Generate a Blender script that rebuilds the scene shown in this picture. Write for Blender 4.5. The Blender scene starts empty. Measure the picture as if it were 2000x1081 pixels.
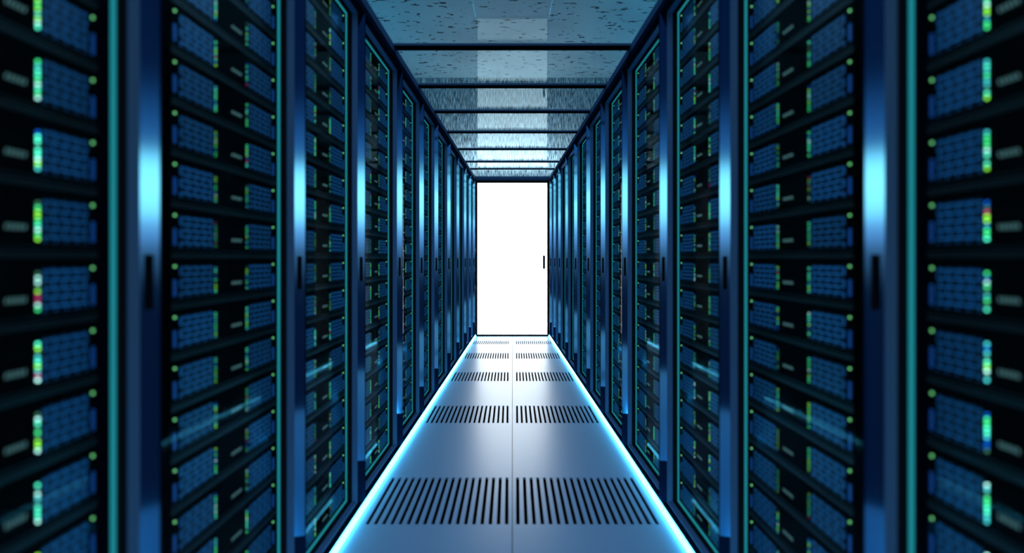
import bpy, bmesh, math, random
from mathutils import Vector
random.seed(7)
sc = bpy.context.scene
COL = sc.collection
EYE = 1.2                      # camera height

# ------------------------------------------------------------------ camera
cam_data = bpy.data.cameras.new('camera')
cam = bpy.data.objects.new('camera', cam_data)
COL.objects.link(cam)
cam.location = (0, 0, EYE)
cam.rotation_euler = (math.radians(90), 0, 0)
cam_data.sensor_width = 36
cam_data.lens = 18
cam_data.shift_x = -0.0003
cam_data.shift_y = -34.5 / 2000
cam_data.clip_start = 0.05
cam_data.dof.use_dof = True
cam_data.dof.focus_distance = 6.0
cam_data.dof.aperture_fstop = 1.02
sc.camera = cam

# ------------------------------------------------------------------ view
sc.view_settings.view_transform = 'Standard'
sc.view_settings.look = 'None'
sc.view_settings.gamma = 1
sc.view_settings.use_curve_mapping = False
sc.view_settings.exposure = 0
sc.cycles.use_denoising = True
sc.cycles.max_bounces = 10
sc.cycles.transparent_max_bounces = 24
sc.cycles.caustics_reflective = False
sc.cycles.sample_clamp_indirect = 2

# ------------------------------------------------------------------ world: dim blue hall behind the camera with a bright horizontal band
world = bpy.data.worlds.new('world'); sc.world = world
world.use_nodes = True
wn, wl = world.node_tree.nodes, world.node_tree.links
wn.clear()
wo = wn.new('ShaderNodeOutputWorld'); wb = wn.new('ShaderNodeBackground')
wt = wn.new('ShaderNodeTexCoord'); ws = wn.new('ShaderNodeSeparateXYZ')
wr = wn.new('ShaderNodeValToRGB'); wm = wn.new('ShaderNodeMapRange')
wl.new(wt.outputs['Generated'], ws.inputs[0])
wl.new(ws.outputs['Z'], wm.inputs['Value'])
wm.inputs['From Min'].default_value = -0.3; wm.inputs['From Max'].default_value = 0.5
wl.new(wm.outputs[0], wr.inputs[0])
e = wr.color_ramp.elements
def zr(z): return (z + 0.3) / 0.8
e[0].position = zr(-0.05); e[0].color = (0.003, 0.006, 0.018, 1)
e[1].position = zr(0.30); e[1].color = (0.003, 0.008, 0.025, 1)
for z, c in ((0.005, (0.06, 0.07, 0.10)), (0.045, (0.26, 0.27, 0.42)), (0.085, (0.85, 1.0, 0.9)), (0.115, (1.0, 1.2, 1.0)), (0.145, (0.85, 1.05, 0.95)), (0.185, (0.03, 0.08, 0.18))):
    n = e.new(zr(z)); n.color = (*c, 1)
wr.color_ramp.interpolation = 'EASE'
wl.new(wr.outputs[0], wb.inputs['Color']); wb.inputs['Strength'].default_value = 1.9
wl.new(wb.outputs[0], wo.inputs[0])

# ------------------------------------------------------------------ area lights out of view
def area(name, loc, rot, sx, sy, power, color):
    d = bpy.data.lights.new(name, 'AREA'); d.shape = 'RECTANGLE'; d.size = sx; d.size_y = sy
    d.energy = power; d.color = color
    o = bpy.data.objects.new(name, d); COL.objects.link(o)
    o.location = loc; o.rotation_euler = rot
    return o
area('floor_fill', (0, 2.5, 3.95), (0, 0, 0), 5.6, 5.2, 100, (0.40, 0.68, 1.0))  # added overhead fill, brightens the floor through the roof glass
for s in (-1, 1):
    area('ceiling_fill', (s * 1.9, 3.6, 2.75), (math.pi, 0, 0), 0.5, 8.2, 36, (0.10, 0.62, 1.0))  # added unseen light, brightens the concrete ceiling
area('wall_washer', (0, 7.72, 2.60), (math.radians(180 - 38), 0, 0), 2.2, 0.12, 15, (0.55, 0.85, 1.0))

# ------------------------------------------------------------------ materials
def mat(name, color=(0.1, 0.1, 0.1), rough=0.5, metal=0.0, emit=None, estr=0.0, spec=0.5):
    m = bpy.data.materials.new(name); m.use_nodes = True
    b = m.node_tree.nodes['Principled BSDF']
    b.inputs['Base Color'].default_value = (*color, 1)
    b.inputs['Roughness'].default_value = rough
    b.inputs['Metallic'].default_value = metal
    b.inputs['Specular IOR Level'].default_value = spec
    if emit:
        b.inputs['Emission Color'].default_value = (*emit, 1)
        b.inputs['Emission Strength'].default_value = estr
    return m
def nt(m): return m.node_tree.nodes, m.node_tree.links, m.node_tree.nodes['Principled BSDF']

M = {}
M['black'] = mat('black_cabinet_steel', (0.003, 0.008, 0.02), 0.5, 0.0, spec=0.0)
M['gasket'] = mat('dark_jamb_steel', (0.012, 0.018, 0.024), 0.6, spec=0.0)
M['jamb'] = mat('blue_grey_jamb_steel', (0.13, 0.25, 0.46), 0.55, spec=0.0)
M['post'] = mat('polished_blue_post', (0.15, 0.52, 0.84), 0.085, 1.0)
M['foot'] = mat('no_mirror_navy', (0.005, 0.02, 0.06), 0.7, spec=0.0)  # added dark finish, hides mirrored floor strips at the post bottoms
M['no_glare'] = mat('no_glare_black', (0.003, 0.006, 0.014), 0.8, spec=0.0)  # black put on post sides to keep out the door's glare
M['handle'] = mat('black_handle', (0.002, 0.002, 0.004), 0.6, spec=0.1)
M['rail'] = mat('blue_grey_aluminium', (0.035, 0.075, 0.15), 0.8, spec=0.0)
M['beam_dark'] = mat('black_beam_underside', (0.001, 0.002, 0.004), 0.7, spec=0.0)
M['edge'] = mat('cyan_light_edge', (0.01, 0.1, 0.12), 0.4, emit=(0.04, 0.68, 0.78), estr=0.33)
M['floor_led'] = mat('floor_led', (0.8, 0.9, 1.0), 0.4, emit=(0.08, 0.66, 1.0), estr=9.0)
M['chassis'] = mat('server_black', (0.003, 0.0055, 0.006), 0.6, spec=0.0)
M['lip'] = mat('server_lip_steel', (0.05, 0.065, 0.06), 0.4, 0.5)
M['latch'] = mat('blue_latch', (0.01, 0.05, 0.2), 0.35, emit=(0.01, 0.08, 0.32), estr=0.35)
M['power'] = mat('green_power_light', (0.05, 0.2, 0.08), 0.4, emit=(0.25, 0.9, 0.30), estr=0.9)
M['print'] = mat('pale_print', (0.2, 0.3, 0.27), 0.4, emit=(0.4, 0.8, 0.65), estr=0.12)
M['void'] = mat('underfloor_black', (0.0015, 0.0015, 0.002), 0.9, spec=0.0)
M['doorframe'] = mat('black_door_frame', (0.004, 0.005, 0.006), 0.5, spec=0.0)
M['doorlit'] = mat('backlit_frosted_door', (0.9, 0.95, 1.0), 0.4, emit=(0.93, 0.99, 1.0), estr=4.2)

# floor: satin white laminate with faint mottling
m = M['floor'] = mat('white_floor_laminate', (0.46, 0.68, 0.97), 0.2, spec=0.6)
n, l, b = nt(m)
tx = n.new('ShaderNodeTexNoise'); tx.inputs['Scale'].default_value = 3.0
geo = n.new('ShaderNodeNewGeometry'); l.new(geo.outputs['Position'], tx.inputs['Vector'])
mr = n.new('ShaderNodeMapRange'); mr.inputs['To Min'].default_value = 0.285; mr.inputs['To Max'].default_value = 0.31
l.new(tx.outputs[0], mr.inputs['Value']); l.new(mr.outputs[0], b.inputs['Roughness'])

# glass: clear, reflecting by Fresnel
def glass(name, ior, tint, rough=0.0, coat=(1, 1, 1)):
    m = bpy.data.materials.new(name); m.use_nodes = True
    n, l = m.node_tree.nodes, m.node_tree.links
    n.clear()
    o = n.new('ShaderNodeOutputMaterial'); mx = n.new('ShaderNodeMixShader')
    fr = n.new('ShaderNodeFresnel'); gm = n.new('ShaderNodeNewGeometry')
    mi_ = n.new('ShaderNodeMix'); mi_.data_type = 'FLOAT'; mi_.inputs['A'].default_value = ior; mi_.inputs['B'].default_value = 1 / ior
    l.new(gm.outputs['Backfacing'], mi_.inputs['Factor']); l.new(mi_.outputs['Result'], fr.inputs['IOR'])   # same reflectance on both faces of the sheet
    t = n.new('ShaderNodeBsdfTransparent'); t.inputs[0].default_value = (*tint, 1)
    g = n.new('ShaderNodeBsdfGlossy'); g.inputs['Roughness'].default_value = rough
    l.new(fr.outputs[0], mx.inputs[0]); l.new(t.outputs[0], mx.inputs[1]); l.new(g.outputs[0], mx.inputs[2])
    l.new(mx.outputs[0], o.inputs[0])
    g.inputs['Color'].default_value = (*coat, 1)
    return m
M['roofglass'] = glass('roof_glass', 1.06, (0.93, 0.98, 1.0), 0.0, (0.7, 0.92, 1.0))
M['pane'] = glass('door_glass', 1.065, (0.92, 0.98, 1.0), 0.05)

# concrete with dark drawn-out pits
def concrete(name, base, pit_scale, stretch, rough_amt, plane):
    m = mat(name, base, 0.85)
    n, l, b = nt(m)
    g = n.new('ShaderNodeNewGeometry'); mp = n.new('ShaderNodeMapping')
    mp.inputs['Scale'].default_value = stretch
    l.new(g.outputs['Position'], mp.inputs[0])
    a = n.new('ShaderNodeTexNoise'); a.inputs['Scale'].default_value = pit_scale; a.inputs['Detail'].default_value = 2
    l.new(mp.outputs[0], a.inputs['Vector'])
    r = n.new('ShaderNodeValToRGB'); r.color_ramp.elements[0].position = 0.33; r.color_ramp.elements[1].position = 0.37
    r.color_ramp.elements[0].color = (0.12, 0.12, 0.12, 1)
    l.new(a.outputs[0], r.inputs[0])
    c = n.new('ShaderNodeTexNoise'); c.inputs['Scale'].default_value = 1.3; c.inputs['Detail'].default_value = 8
    l.new(g.outputs['Position'], c.inputs['Vector'])
    r2 = n.new('ShaderNodeMapRange'); r2.inputs['To Min'].default_value = 0.55; r2.inputs['To Max'].default_value = 1.25
    l.new(c.outputs[0], r2.inputs['Value'])
    mu = n.new('ShaderNodeVectorMath'); mu.operation = 'SCALE'
    l.new(r.outputs[0], mu.inputs[0]); l.new(r2.outputs[0], mu.inputs['Scale'])
    mu2 = n.new('ShaderNodeVectorMath'); mu2.operation = 'MULTIPLY'; mu2.inputs[1].default_value = base
    l.new(mu.outputs[0], mu2.inputs[0]); l.new(mu2.outputs[0], b.inputs['Base Color'])
    f = n.new('ShaderNodeTexNoise'); f.inputs['Scale'].default_value = 60; f.inputs['Detail'].default_value = 3
    l.new(mp.outputs[0] if plane == 'wall' else g.outputs['Position'], f.inputs['Vector'])
    bp = n.new('ShaderNodeBump'); bp.inputs['Strength'].default_value = rough_amt; bp.inputs['Distance'].default_value = 0.02
    l.new(f.outputs[0], bp.inputs['Height']); l.new(bp.outputs[0], b.inputs['Normal'])
    return m
M['ceiling'] = concrete('pitted_concrete', (0.42, 0.46, 0.48), 10.0, (0.9, 2.0, 1), 0.15, 'ceiling')
# rough end wall, vertical light streaks put into its colour
m = M['endwall'] = mat('light_streaked_plaster', (0.3, 0.32, 0.34), 0.8)
n, l, b = nt(m)
g = n.new('ShaderNodeNewGeometry'); mp = n.new('ShaderNodeMapping'); mp.inputs['Scale'].default_value = (1.8, 1, 0.22)
l.new(g.outputs['Position'], mp.inputs[0])
a = n.new('ShaderNodeTexNoise'); a.inputs['Scale'].default_value = 45; a.inputs['Detail'].default_value = 5
l.new(mp.outputs[0], a.inputs['Vector'])
r = n.new('ShaderNodeValToRGB'); r.color_ramp.elements[0].position = 0.38; r.color_ramp.elements[1].position = 0.66
r.color_ramp.elements[0].color = (0.07, 0.08, 0.09, 1); r.color_ramp.elements[1].color = (0.75, 0.78, 0.8, 1)
l.new(a.outputs[0], r.inputs[0]); l.new(r.outputs[0], b.inputs['Base Color'])
bp = n.new('ShaderNodeBump'); bp.inputs['Strength'].default_value = 0.6; bp.inputs['Distance'].default_value = 0.03
l.new(a.outputs[0], bp.inputs['Height']); l.new(bp.outputs[0], b.inputs['Normal'])
M['wall'] = concrete('side_wall_concrete', (0.2, 0.22, 0.24), 6.0, (1, 1, 1), 0.2, 'wall')

# server vent: dark cells; the lit look of the blue lattice is put in as glow
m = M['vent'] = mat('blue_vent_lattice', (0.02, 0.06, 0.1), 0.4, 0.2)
n, l, b = nt(m)
t = n.new('ShaderNodeTexCoord'); sp = n.new('ShaderNodeSeparateXYZ'); cb = n.new('ShaderNodeCombineXYZ')
l.new(t.outputs['Object'], sp.inputs[0]); l.new(sp.outputs['Y'], cb.inputs[0]); l.new(sp.outputs['Z'], cb.inputs[1])
br = n.new('ShaderNodeTexBrick'); l.new(cb.outputs[0], br.inputs['Vector'])
br.inputs['Scale'].default_value = 1.0
br.inputs['Brick Width'].default_value = 0.0325; br.inputs['Row Height'].default_value = 0.0166
br.inputs['Mortar Size'].default_value = 0.0017; br.inputs['Mortar Smooth'].default_value = 0.3
br.offset = 0.25
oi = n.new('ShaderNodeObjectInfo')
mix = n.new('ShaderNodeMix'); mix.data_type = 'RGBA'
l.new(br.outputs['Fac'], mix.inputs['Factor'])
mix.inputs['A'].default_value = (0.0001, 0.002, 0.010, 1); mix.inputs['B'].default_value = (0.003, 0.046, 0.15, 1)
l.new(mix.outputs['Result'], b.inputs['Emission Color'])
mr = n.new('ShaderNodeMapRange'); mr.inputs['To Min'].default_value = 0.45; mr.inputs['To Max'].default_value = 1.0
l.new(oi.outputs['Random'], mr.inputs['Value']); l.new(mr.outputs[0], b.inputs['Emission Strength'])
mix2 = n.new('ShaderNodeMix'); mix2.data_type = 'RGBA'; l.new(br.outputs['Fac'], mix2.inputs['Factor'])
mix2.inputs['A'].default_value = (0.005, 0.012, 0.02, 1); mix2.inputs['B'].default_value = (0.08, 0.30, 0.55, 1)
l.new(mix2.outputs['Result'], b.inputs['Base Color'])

# indicator lights: colour changes from light to light
m = M['leds'] = mat('indicator_leds', (0.02, 0.05, 0.04), 0.4)
n, l, b = nt(m)
t = n.new('ShaderNodeTexCoord'); sp = n.new('ShaderNodeSeparateXYZ'); l.new(t.outputs['Object'], sp.inputs[0])
oi = n.new('ShaderNodeObjectInfo')
dv = n.new('ShaderNodeMath'); dv.operation = 'DIVIDE'; dv.inputs[1].default_value = 0.0084; l.new(sp.outputs['Z'], dv.inputs[0])
fl = n.new('ShaderNodeMath'); fl.operation = 'FLOOR'; l.new(dv.outputs[0], fl.inputs[0])
cb = n.new('ShaderNodeCombineXYZ'); l.new(fl.outputs[0], cb.inputs[0]); l.new(oi.outputs['Random'], cb.inputs[1])
yy = n.new('ShaderNodeMath'); yy.operation = 'SIGN'; l.new(sp.outputs['Y'], yy.inputs[0]); l.new(yy.outputs[0], cb.inputs[2])
wnz = n.new('ShaderNodeTexWhiteNoise'); wnz.noise_dimensions = '3D'; l.new(cb.outputs[0], wnz.inputs['Vector'])
r = n.new('ShaderNodeValToRGB'); r.color_ramp.interpolation = 'CONSTANT'
stops = [(0, (0.05, 0.75, 0.22)), (0.22, (0.08, 0.9, 0.55)), (0.42, (0.0, 0.06, 0.35)), (0.52, (0.25, 0.8, 0.05)), (0.66, (0.05, 0.5, 0.5)),
         (0.78, (0.03, 0.10, 0.06)), (0.90, (0.45, 0.9, 0.8)), (0.97, (0.35, 0.02, 0.1))]
r.color_ramp.elements[0].color = (*stops[0][1], 1); r.color_ramp.elements[1].position = stops[1][0]; r.color_ramp.elements[1].color = (*stops[1][1], 1)
for p, c in stops[2:]:
    x = r.color_ramp.elements.new(p); x.color = (*c, 1)
l.new(wnz.outputs['Value'], r.inputs[0]); l.new(r.outputs[0], b.inputs['Emission Color'])
mr = n.new('ShaderNodeMapRange'); mr.inputs['To Min'].default_value = 0.12; mr.inputs['To Max'].default_value = 0.75
l.new(oi.outputs['Random'], mr.inputs['Value']); l.new(mr.outputs[0], b.inputs['Emission Strength'])
M['leds_bright'] = M['leds'].copy(); M['leds_bright'].name = 'bright_indicator_leds'
for nn in M['leds_bright'].node_tree.nodes:
    if nn.type == 'MAP_RANGE': nn.inputs['To Min'].default_value = 2.2; nn.inputs['To Max'].default_value = 4.2

# ------------------------------------------------------------------ mesh helpers
def box(bm, a, b_, mi=0):
    x0, y0, z0 = a; x1, y1, z1 = b_
    if x0 > x1: x0, x1 = x1, x0
    v = [bm.verts.new(p) for p in ((x0, y0, z0), (x1, y0, z0), (x1, y1, z0), (x0, y1, z0), (x0, y0, z1), (x1, y0, z1), (x1, y1, z1), (x0, y1, z1))]
    for f in ((0, 3, 2, 1), (4, 5, 6, 7), (0, 1, 5, 4), (1, 2, 6, 5), (2, 3, 7, 6), (3, 0, 4, 7)):
        bm.faces.new([v[i] for i in f]).material_index = mi
def prism(bm, pts, z0, z1, mi=0, smooth=()):
    lo = [bm.verts.new((x, y, z0)) for x, y in pts]; hi = [bm.verts.new((x, y, z1)) for x, y in pts]
    k = len(pts)
    bm.faces.new(lo[::-1]).material_index = mi; bm.faces.new(hi).material_index = mi
    for i in range(k):
        f = bm.faces.new([lo[i], lo[(i + 1) % k], hi[(i + 1) % k], hi[i]]); f.material_index = mi
        if i in smooth: f.smooth = True
def mesh(name, bm, mats):
    bmesh.ops.recalc_face_normals(bm, faces=bm.faces)
    me = bpy.data.meshes.new(name); bm.to_mesh(me); bm.free()
    for mm in (mats if isinstance(mats, (list, tuple)) else [mats]): me.materials.append(mm)
    return me
def link(name, me, parent=None):
    o = bpy.data.objects.new(name, me); COL.objects.link(o)
    if parent: o.parent = parent
    return o
def obj(name, bm, mats, parent=None, bevel=0.0):
    o = link(name, mesh(name, bm, mats), parent)
    if bevel:
        md = o.modifiers.new('bevel', 'BEVEL'); md.width = bevel; md.segments = 2
    return o
def tag(o, label, cat, group=None):
    o['label'] = label; o['category'] = cat
    if group: o['group'] = group
    return o
def structure(o):
    o['kind'] = 'structure'; return o

ORD = ['', 'first', 'second', 'third', 'fourth', 'fifth', 'sixth', 'seventh', 'eighth', 'ninth', 'tenth', 'eleventh']
W0, TAP = 0.781, 0.026
def W(y): return W0 - TAP * y
YAW = math.atan(TAP)
POSTS = [0.37, 1.0796, 1.802, 2.479, 3.240, 3.923, 4.57, 5.32, 6.01, 6.75, 7.33, 7.885]
PW = 0.022
ZB, ZT = 0.0205, 2.397          # window opening
GLZ = 2.476                   # underside of the roof glass
YEND = 7.93
YN = -0.6

# ------------------------------------------------------------------ floor with real slots
rows_px = [(1024.8, 933.5, 287.4, 234.0), (826.8, 793, 169.5, 150.3), (744.9, 727.5, 120.3, 110.6), (701, 690, 93.8, 88.6), (672.8, 666.3, 77.1, 74.0)]
holes = []
for yn, yf, on, of in rows_px:
    Yn, Yf = EYE * 1000 / (yn - 506), EYE * 1000 / (yf - 506)
    holes.append(dict(Yn=Yn, Yf=Yf, on=on * Yn / 1000, of=of * Yf / 1000, inn=7.5 * Yn / 1000, inf=7.5 * Yf / 1000))
bm = bmesh.new()
TH = 0.012
XO = 3.2
RIM = 0.006
for s in (-1, 1):
    yc = YN
    for h in holes:
        dn, df = h['Yn'] - RIM, h['Yf'] + RIM
        prism(bm, [(s * 0.0016, yc), (s * XO, yc), (s * XO, dn), (s * 0.0016, dn)], -TH, 0)
        prism(bm, [(s * 0.0016, dn), (s * (h['inn'] - RIM), dn), (s * (h['inf'] - RIM), df), (s * 0.0016, df)], -TH, 0)
        prism(bm, [(s * (h['on'] + RIM), dn), (s * XO, dn), (s * XO, df), (s * (h['of'] + RIM), df)], -TH, 0)
        yc = df
    prism(bm, [(s * 0.0016, yc), (s * XO, yc), (s * XO, 8.1), (s * 0.0016, 8.1)], -TH, 0)
structure(obj('floor', bm, M['floor']))
bm = bmesh.new(); box(bm, (-XO, YN, -0.32), (XO, 8.1, -0.3))
structure(obj('floor_void', bm, M['void']))

NS = 18
for i, h in enumerate(holes):
    for s, side in ((-1, 'left'), (1, 'right')):
        bm = bmesh.new()
        def P(t, v):      # t across 0..1 (inner..outer), v along 0..1 (near..far)
            a = h['inn'] + (h['on'] - h['inn']) * t; b2 = h['inf'] + (h['of'] - h['inf']) * t
            return (s * (a + (b2 - a) * v), h['Yn'] + (h['Yf'] - h['Yn']) * v)
        g = 0.0003
        wn_ = h['on'] - h['inn']
        # end rails and side rims
        prism(bm, [(s * (h['inn'] - RIM + g), h['Yn'] - RIM + g), (s * (h['on'] + RIM - g), h['Yn'] - RIM + g), P(1, 0)[:1] + (h['Yn'],), P(0, 0)], -0.008, 0)
        prism(bm, [P(0, 1), P(1, 1), (s * (h['of'] + RIM - g), h['Yf'] + RIM - g), (s * (h['inf'] - RIM + g), h['Yf'] + RIM - g)], -0.008, 0)
        prism(bm, [(s * (h['inn'] - RIM + g), h['Yn'] - RIM + g), P(0, 0), P(0, 1), (s * (h['inf'] - RIM + g), h['Yf'] + RIM - g)], -0.008, 0)
        prism(bm, [P(1, 0), (s * (h['on'] + RIM - g), h['Yn'] - RIM + g), (s * (h['of'] + RIM - g), h['Yf'] + RIM - g), P(1, 1)], -0.008, 0)
        pit = 1.0 / (NS - 1 + 0.44)
        for k in range(NS - 1):
            t0, t1 = (k + 0.44) * pit, (k + 1) * pit
            prism(bm, [P(t0, 0), P(t1, 0), P(t1, 1), P(t0, 1)], -0.008, 0)
        o = obj('floor_grille', bm, M['floor'])
        tag(o, f'slotted white floor vent left of the centre seam, {ORD[i+1]} row from the camera' if s < 0 else
            f'slotted white floor vent right of the centre seam, {ORD[i+1]} row from the camera', 'floor vent', 'slotted floor vents down the aisle')

# glowing strips along the foot of both cabinet rows
for s, side in ((-1, 'left'), (1, 'right')):
    bm = bmesh.new()
    pts = [(0.001, 0.0005), (0.014, 0.0005), (0.015, 0.004), (0.010, 0.022), (0.001, 0.026)]
    a = [bm.verts.new((s * (W(YN) - u), YN, z)) for u, z in pts]
    b2 = [bm.verts.new((s * (W(YEND) - u), YEND - 0.002, z)) for u, z in pts]
    k = len(pts)
    bm.faces.new(a); bm.faces.new(b2[::-1])
    for i in range(k): bm.faces.new([a[i], b2[i], b2[(i + 1) % k], a[(i + 1) % k]])
    o = obj('floor_light_strip', bm, M['floor_led'])
    tag(o, f'glowing white and cyan light strip at the foot of the {side} cabinet row', 'light strip', 'light strips along the floor edges')

# ------------------------------------------------------------------ walls, ceiling
HC = 4.04
bm = bmesh.new(); box(bm, (-XO, YN, HC), (XO, 8.12, HC + 0.1)); structure(obj('ceiling', bm, M['ceiling']))
bm = bmesh.new()
box(bm, (-XO, 8.02, 0), (XO, 8.12, HC)); structure(obj('wall_back', bm, M['endwall']))
for s, nm in ((-1, 'wall_left'), (1, 'wall_right')):
    bm = bmesh.new(); box(bm, (s * XO, YN, 0), (s * (XO + 0.1), 8.12, HC)); structure(obj(nm, bm, M['wall']))

# ------------------------------------------------------------------ end door
DX = 0.541
door = bpy.data.objects.new('door_1', None); COL.objects.link(door); door.location = (0, YEND, 0); structure(door)
door['label'] = 'glowing white door in a thin black frame at the end of the aisle'
we = W(YEND) - 0.001
bm = bmesh.new()
box(bm, (-we, 0, 0), (-DX, 0.07, 2.413)); box(bm, (DX, 0, 0), (we, 0.07, 2.413))
box(bm, (-DX, 0, 2.378), (DX, 0.07, 2.413)); box(bm, (-DX, 0, 0), (DX, 0.07, 0.026))
obj('door_frame', bm, M['doorframe'], door)
bm = bmesh.new(); box(bm, (-DX, 0.02, 0.026), (DX, 0.06, 2.378)); obj('door_panel', bm, M['doorlit'], door)
bm = bmesh.new()
box(bm, (0.472, -0.022, 1.045), (0.508, -0.004, 1.252)); box(bm, (0.486, -0.006, 1.07), (0.496, 0.021, 1.09)); box(bm, (0.486, -0.006, 1.208), (0.496, 0.021, 1.228))
hd = obj('door_handle', bm, M['handle'], door, 0.002)
bm = bmesh.new(); box(bm, (-we, YEND, 2.4135), (we, YEND + 0.085, GLZ + 0.004))
box(bm, (-we, YEND - 0.004, 2.4135), (we, YEND, 2.421)); box(bm, (-we, YEND - 0.004, 2.462), (we, YEND, 2.470))
structure(obj('trim_1', bm, M['rail']))

# ------------------------------------------------------------------ glass roof
for s, side in ((-1, 'left'), (1, 'right')):
    bm = bmesh.new()
    prism(bm, [(s * (W(YN)), YN), (s * (W(YN) + 0.05), YN), (s * (W(YEND) + 0.05), YEND + 0.08), (s * W(YEND), YEND + 0.08)][::1], 2.4315, GLZ)
    prism(bm, [(s * (W(YN) + 0.03), YN), (s * (W(YN) + 0.05), YN), (s * (W(YEND) + 0.05), YEND + 0.08), (s * (W(YEND) + 0.03), YEND + 0.08)], GLZ, GLZ + 0.02)
    o = obj('roof_rail', bm, M['rail'])
    tag(o, f'long blue-grey rail carrying the glass roof along the {side} cabinet tops', 'rail', 'rails carrying the glass roof')
beams = [3.10, 3.79, 4.44, 5.15, 5.95, 6.71, 7.25]
for i, yb in enumerate(beams):
    bm = bmesh.new()
    w = W(yb) - 0.0015
    box(bm, (-w, yb - 0.075, GLZ - 0.014), (w, yb, GLZ - 0.0005), 0)
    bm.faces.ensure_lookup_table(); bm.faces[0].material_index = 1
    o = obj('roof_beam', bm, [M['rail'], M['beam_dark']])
    tag(o, f'dark crossbar under the glass roof, {ORD[i+1]} from the camera', 'crossbar', 'crossbars under the glass roof')
edges = [YN] + [b_ - 0.0375 for b_ in beams] + [YEND + 0.05]
for i in range(len(edges) - 1):
    a, b2 = edges[i] + 0.001, edges[i + 1] - 0.001
    bm = bmesh.new()
    prism(bm, [(-(W(a) + 0.028), a), (W(a) + 0.028, a), (W(b2) + 0.028, b2), (-(W(b2) + 0.028), b2)], GLZ + 0.0005, GLZ + 0.0065)
    o = obj('roof_glass_panel', bm, M['roofglass'])
    tag(o, f'clear reflecting pane of the glass roof, {ORD[i+1]} from the camera', 'glass panel', 'panes of the glass roof')

# ------------------------------------------------------------------ server cabinets
# local frame: x*s points to the aisle (0 = foremost plane), y runs down the aisle, y=0 at the far post
def cabinet(i, s):
    y1, y0 = POSTS[i + 1], POSTS[i] + PW
    L = y1 - y0
    side = 'left' if s > 0 else 'right'
    root = bpy.data.objects.new('server_cabinet', None); COL.objects.link(root)
    root.location = (-s * W(y1), y1, 0); root.rotation_euler = (0, 0, -s * YAW)
    look = {0: 'tall black server cabinet nearest the camera, cut by the image edge'}.get(i, f'tall black glass-fronted server cabinet, {ORD[i+1]} from the camera')
    tag(root, f'{look}, {side} row', 'server cabinet', 'server cabinets lining the aisle')
    v0 = -L + 0.03
    e_ = 0.0006
    def B(bm, u0, u1, a, b_, z0, z1): box(bm, (s * u0, a, z0), (s * u1, b_, z1))
    # carcass: sides, back, top, foot, header
    bm = bmesh.new()
    B(bm, -0.95, -0.061, -L + e_, v0 - 0.002, ZB, ZT); B(bm, -0.95, -0.0895, 0.0005, PW - e_, ZB, ZT)
    B(bm, -0.97, -0.95, -L + e_, PW - e_, 0.0, 2.43)
    B(bm, -0.95, 0, -L + e_, PW - e_, 0.0, ZB - 0.0005); B(bm, -0.95, 0, -L + e_, PW - e_, ZT + 0.0005, 2.431)
    obj('cabinet_body', bm, M['black'], root)
    # door frame (blue-grey outer ring)
    def ring(bm, u0, u1, ins=0.0, t=0.016):
        B(bm, u0, u1, -ins, 0.016, ZB, ZT); B(bm, u0, u1, v0 - t, v0 + ins, ZB, ZT)
        B(bm, u0, u1, v0 + ins, -ins, ZB, ZB + 0.004 + ins); B(bm, u0, u1, v0 + ins, -ins, ZT - 0.004 - ins, ZT)
    bm = bmesh.new(); ring(bm, -0.060, -0.033); df = obj('door_frame', bm, M['jamb'], root)
    bm = bmesh.new(); ring(bm, -0.084, -0.0605); obj('inner_frame', bm, M['gasket'], df)
    bm = bmesh.new(); ring(bm, -0.0892, -0.0845, 0.0095); obj('light_edge', bm, M['edge'], df)
    bm = bmesh.new(); B(bm, -0.083, -0.079, v0 + 0.0005, -0.0005, ZB + 0.0045, ZT - 0.0045); gp = obj('glass_pane', bm, M['pane'], root)
    # post with flat face, tilted per cabinet to mirror the world's bright band
    bm = bmesh.new()
    pts = []
    n_ = 7
    for k in range(n_):
        t = k / (n_ - 1)
        ang = math.radians(22 if i < 1 else 17 if i < 2 else (14 if i < 3 else (9 if i < 7 else 5)))
        pts.append((t, ang))
    # step along the face at its tilt, near edge to aisle edge
    cur = [(0.0, 0.0)]
    for k in range(1, n_):
        am = (pts[k][1] + pts[k - 1][1]) / 2
        cur.append((cur[-1][0] + math.cos(am), cur[-1][1] + math.sin(am)))
    sc_ = 0.033 / cur[-1][0]
    prof = [(s * (-0.033 + a * sc_), b_ * sc_) for a, b_ in cur]
    prof += [(0.0, PW - 0.0005), (s * -0.0325, PW - 0.0005), (s * -0.0325, 0.0172), (s * -0.033, 0.0172)]
    prism(bm, prof, 0.22, ZT)
    bm.normal_update()
    for f in bm.faces:      # narrow aisle face and back blackened to drop the door's reflection
        c_ = f.calc_center_median()
        if abs(f.normal.z) < 0.5 and c_.y > cur[-1][1] * sc_ + 0.0004: f.material_index = 1
    bm.normal_update()
    post = obj('door_post', bm, [M['post'], M['no_glare']], root)
    bm = bmesh.new(); prism(bm, prof, ZB + 0.0002, 0.2196); obj('added_post_foot', bm, M['foot'], post)  # added dull base, stops the post mirroring the floor strip
    bm = bmesh.new()
    box(bm, (s * -0.0225, -0.003, 1.092), (s * -0.0095, 0.009, 1.209))
    obj('door_handle', bm, M['handle'], post, 0.0015)
    return root

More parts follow.
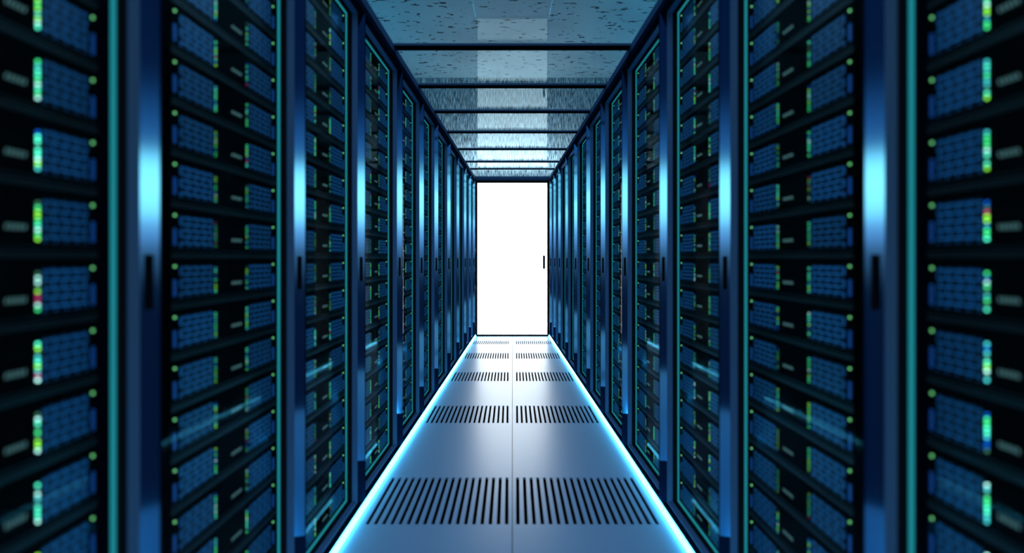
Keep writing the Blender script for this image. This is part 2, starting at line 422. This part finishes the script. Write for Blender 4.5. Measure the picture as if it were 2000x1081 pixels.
# ------------------------------------------------------------------ servers
PITCH = 0.1318
def server_meshes(s):
    """chassis and parts, local: x*s to the aisle, y along the width (centre 0), z from the bottom of the unit"""
    H = PITCH - 0.0012
    d = {}
    def B(bm, u0, u1, a, b_, z0, z1, mi=0): box(bm, (s * u0, a, z0), (s * u1, b_, z1), mi)
    def chassis(bm):
        B(bm, -0.62, 0, -0.262, 0.262, 0.0, H)
        B(bm, 0, 0.004, -0.262, 0.262, 0.001, 0.0055, 1); B(bm, 0, 0.002, -0.262, 0.262, 0.0125, 0.015, 1)
        B(bm, 0, 0.003, -0.262, 0.262, H - 0.005, H, 1)
        # dark centre bay and shallow rim round the vents
        B(bm, 0, 0.0015, -0.070, 0.070, 0.020, 0.112)
    bm = bmesh.new(); chassis(bm); d['server'] = mesh('server', bm, [M['chassis'], M['lip']])
    z0, z1 = PITCH * 0.17, PITCH * 0.80
    def vent(bm, q, mi=0):
        a, b_ = sorted((q * 0.095, q * 0.228)); B(bm, 0.0002, 0.003, a, b_, z0, z1, mi)
    def leds(bm, q, mi=0):
        k = 0
        zz = 0.0084 * 3
        while zz + 0.006 < z1:
            a, b_ = sorted((q * 0.079, q * 0.0825)); B(bm, 0.0002, 0.004, a, b_, zz + 0.001, zz + 0.0062, mi); zz += 0.0084
    def power(bm, q, mi=0):
        c = q * 0.248; zc = PITCH * 0.79; k = 10
        lo = [bm.verts.new((s * 0.0002, c + 0.0033 * math.cos(t * 2 * math.pi / k), zc + 0.0033 * math.sin(t * 2 * math.pi / k))) for t in range(k)]
        hi = [bm.verts.new((s * 0.003, v.co.y, v.co.z)) for v in lo]
        bm.faces.new(lo).material_index = mi; bm.faces.new(hi).material_index = mi
        for t in range(k): bm.faces.new([lo[t], lo[(t + 1) % k], hi[(t + 1) % k], hi[t]]).material_index = mi
    def latch(bm, q, mi=0):
        a, b_ = sorted((q * 0.244, q * 0.253)); B(bm, 0.0002, 0.003, a, b_, PITCH * 0.2, PITCH * 0.53, mi)
    def marks(bm, mi=0):
        for k in range(5):
            y = -0.002 + k * 0.011; z = PITCH * 0.34
            v = [(y, z), (y + 0.006, z), (y + 0.009, z + 0.009), (y + 0.003, z + 0.009)]
            lo = [bm.verts.new((s * 0.0016, a, b_)) for a, b_ in v]; hi = [bm.verts.new((s * 0.0024, a, b_)) for a, b_ in v]
            bm.faces.new(lo).material_index = mi; bm.faces.new(hi).material_index = mi
            for t in range(4): bm.faces.new([lo[t], lo[(t + 1) % 4], hi[(t + 1) % 4], hi[t]]).material_index = mi
    parts = []
    for q in (-1, 1):
        for nm, fn, mm in (('vent_panel', vent, 'vent'), ('indicator_lights', leds, 'leds'), ('power_light', power, 'power'), ('latch_button', latch, 'latch')):
            bm = bmesh.new(); fn(bm, q); parts.append((nm, mesh(nm, bm, M[mm])))
    near_leds = [mesh('indicator_lights', b_, M['leds_bright']) for b_ in (bmesh.new(), bmesh.new())]
    for q, me in zip((-1, 1), near_leds):
        bm = bmesh.new(); leds(bm, q); bmesh.ops.recalc_face_normals(bm, faces=bm.faces); bm.to_mesh(me); bm.free()
    bm = bmesh.new(); marks(bm); parts.append(('name_plate', mesh('name_plate', bm, M['print'])))
    # one-mesh version for the far cabinets
    bm = bmesh.new(); chassis(bm)
    for q in (-1, 1): vent(bm, q, 2); leds(bm, q, 3); power(bm, q, 4); latch(bm, q, 5)
    marks(bm, 6)
    far = mesh('server_small', bm, [M['chassis'], M['lip'], M['vent'], M['leds'], M['power'], M['latch'], M['print']])
    return d['server'], parts, far, near_leds

US = -0.0945
far_bits = []
for s in (1, -1):
    side = 'left' if s > 0 else 'right'
    base, parts, far, near_leds = server_meshes(s)
    for i in range(len(POSTS) - 1):
        cabinet(i, s)
        y1 = POSTS[i + 1]
        if i == 0: pz, lo, hi, vs, vc = 0.1265, -5, 5, 0.70, -0.222
        elif i == 1: pz, lo, hi, vs, vc = 0.1275, -9, 8, 1.0, -0.281
        else: pz, lo, hi, vs, vc = PITCH, -9, 9, 1.0, -0.281
        avail = y1 - POSTS[i] - PW - 0.03
        if i > 1: vs = min(1.0, (avail - 0.012) / 0.525); vc = -(avail / 2) - 0.001
        if i > 1 and avail > 0.56: vc = -0.276
        for r_ in range(lo, hi):
            zc = EYE + 0.008 + r_ * pz
            if zc < ZB + 0.0045: zoff = 0.003
            # world position of local (US*s, vc)
            u, v = s * US, vc
            cy, sy = math.cos(-s * YAW), math.sin(-s * YAW)
            x = -s * W(y1) + u * cy - v * sy; y = y1 + u * sy + v * cy
            sz = pz / PITCH
            if i >= 9:
                far_bits.append((far, (x, y, zc), -s * YAW, (1, vs, sz))); continue
            small = i >= 5
            o = link('server', far if small else base)
            o.location = (x, y, zc); o.rotation_euler = (0, 0, -s * YAW); o.scale = (1, vs, sz)
            pos = f'{ORD[r_+1]} above handle tops' if r_ >= 0 else f'{ORD[-r_]} below handle tops'
            tag(o, f'dark rack server, {pos}, in the {side} row\'s {ORD[i+1]} cabinet from the camera', 'server', 'servers stacked in the cabinets')
            if not small:
                kk = 0
                for nm, me in parts:
                    if nm == 'indicator_lights':
                        if i == 0: me = near_leds[kk]
                        kk += 1
                    link(nm, me, o)
bm = bmesh.new()
from mathutils import Matrix
for me, loc, rz, scl in far_bits:
    t = bmesh.new(); t.from_mesh(me)
    t.transform(Matrix.Translation(loc) @ Matrix.Rotation(rz, 4, 'Z') @ Matrix.Diagonal((*scl, 1)))
    tmp = bpy.data.meshes.new('tmp'); t.to_mesh(tmp); t.free(); bm.from_mesh(tmp); bpy.data.meshes.remove(tmp)
o = obj('distant_servers', bm, [M['chassis'], M['lip'], M['vent'], M['leds'], M['power'], M['latch'], M['print']])
o['kind'] = 'stuff'
tag(o, 'dark rack servers in the cabinets right beside the glowing end door', 'servers', 'servers stacked in the cabinets')
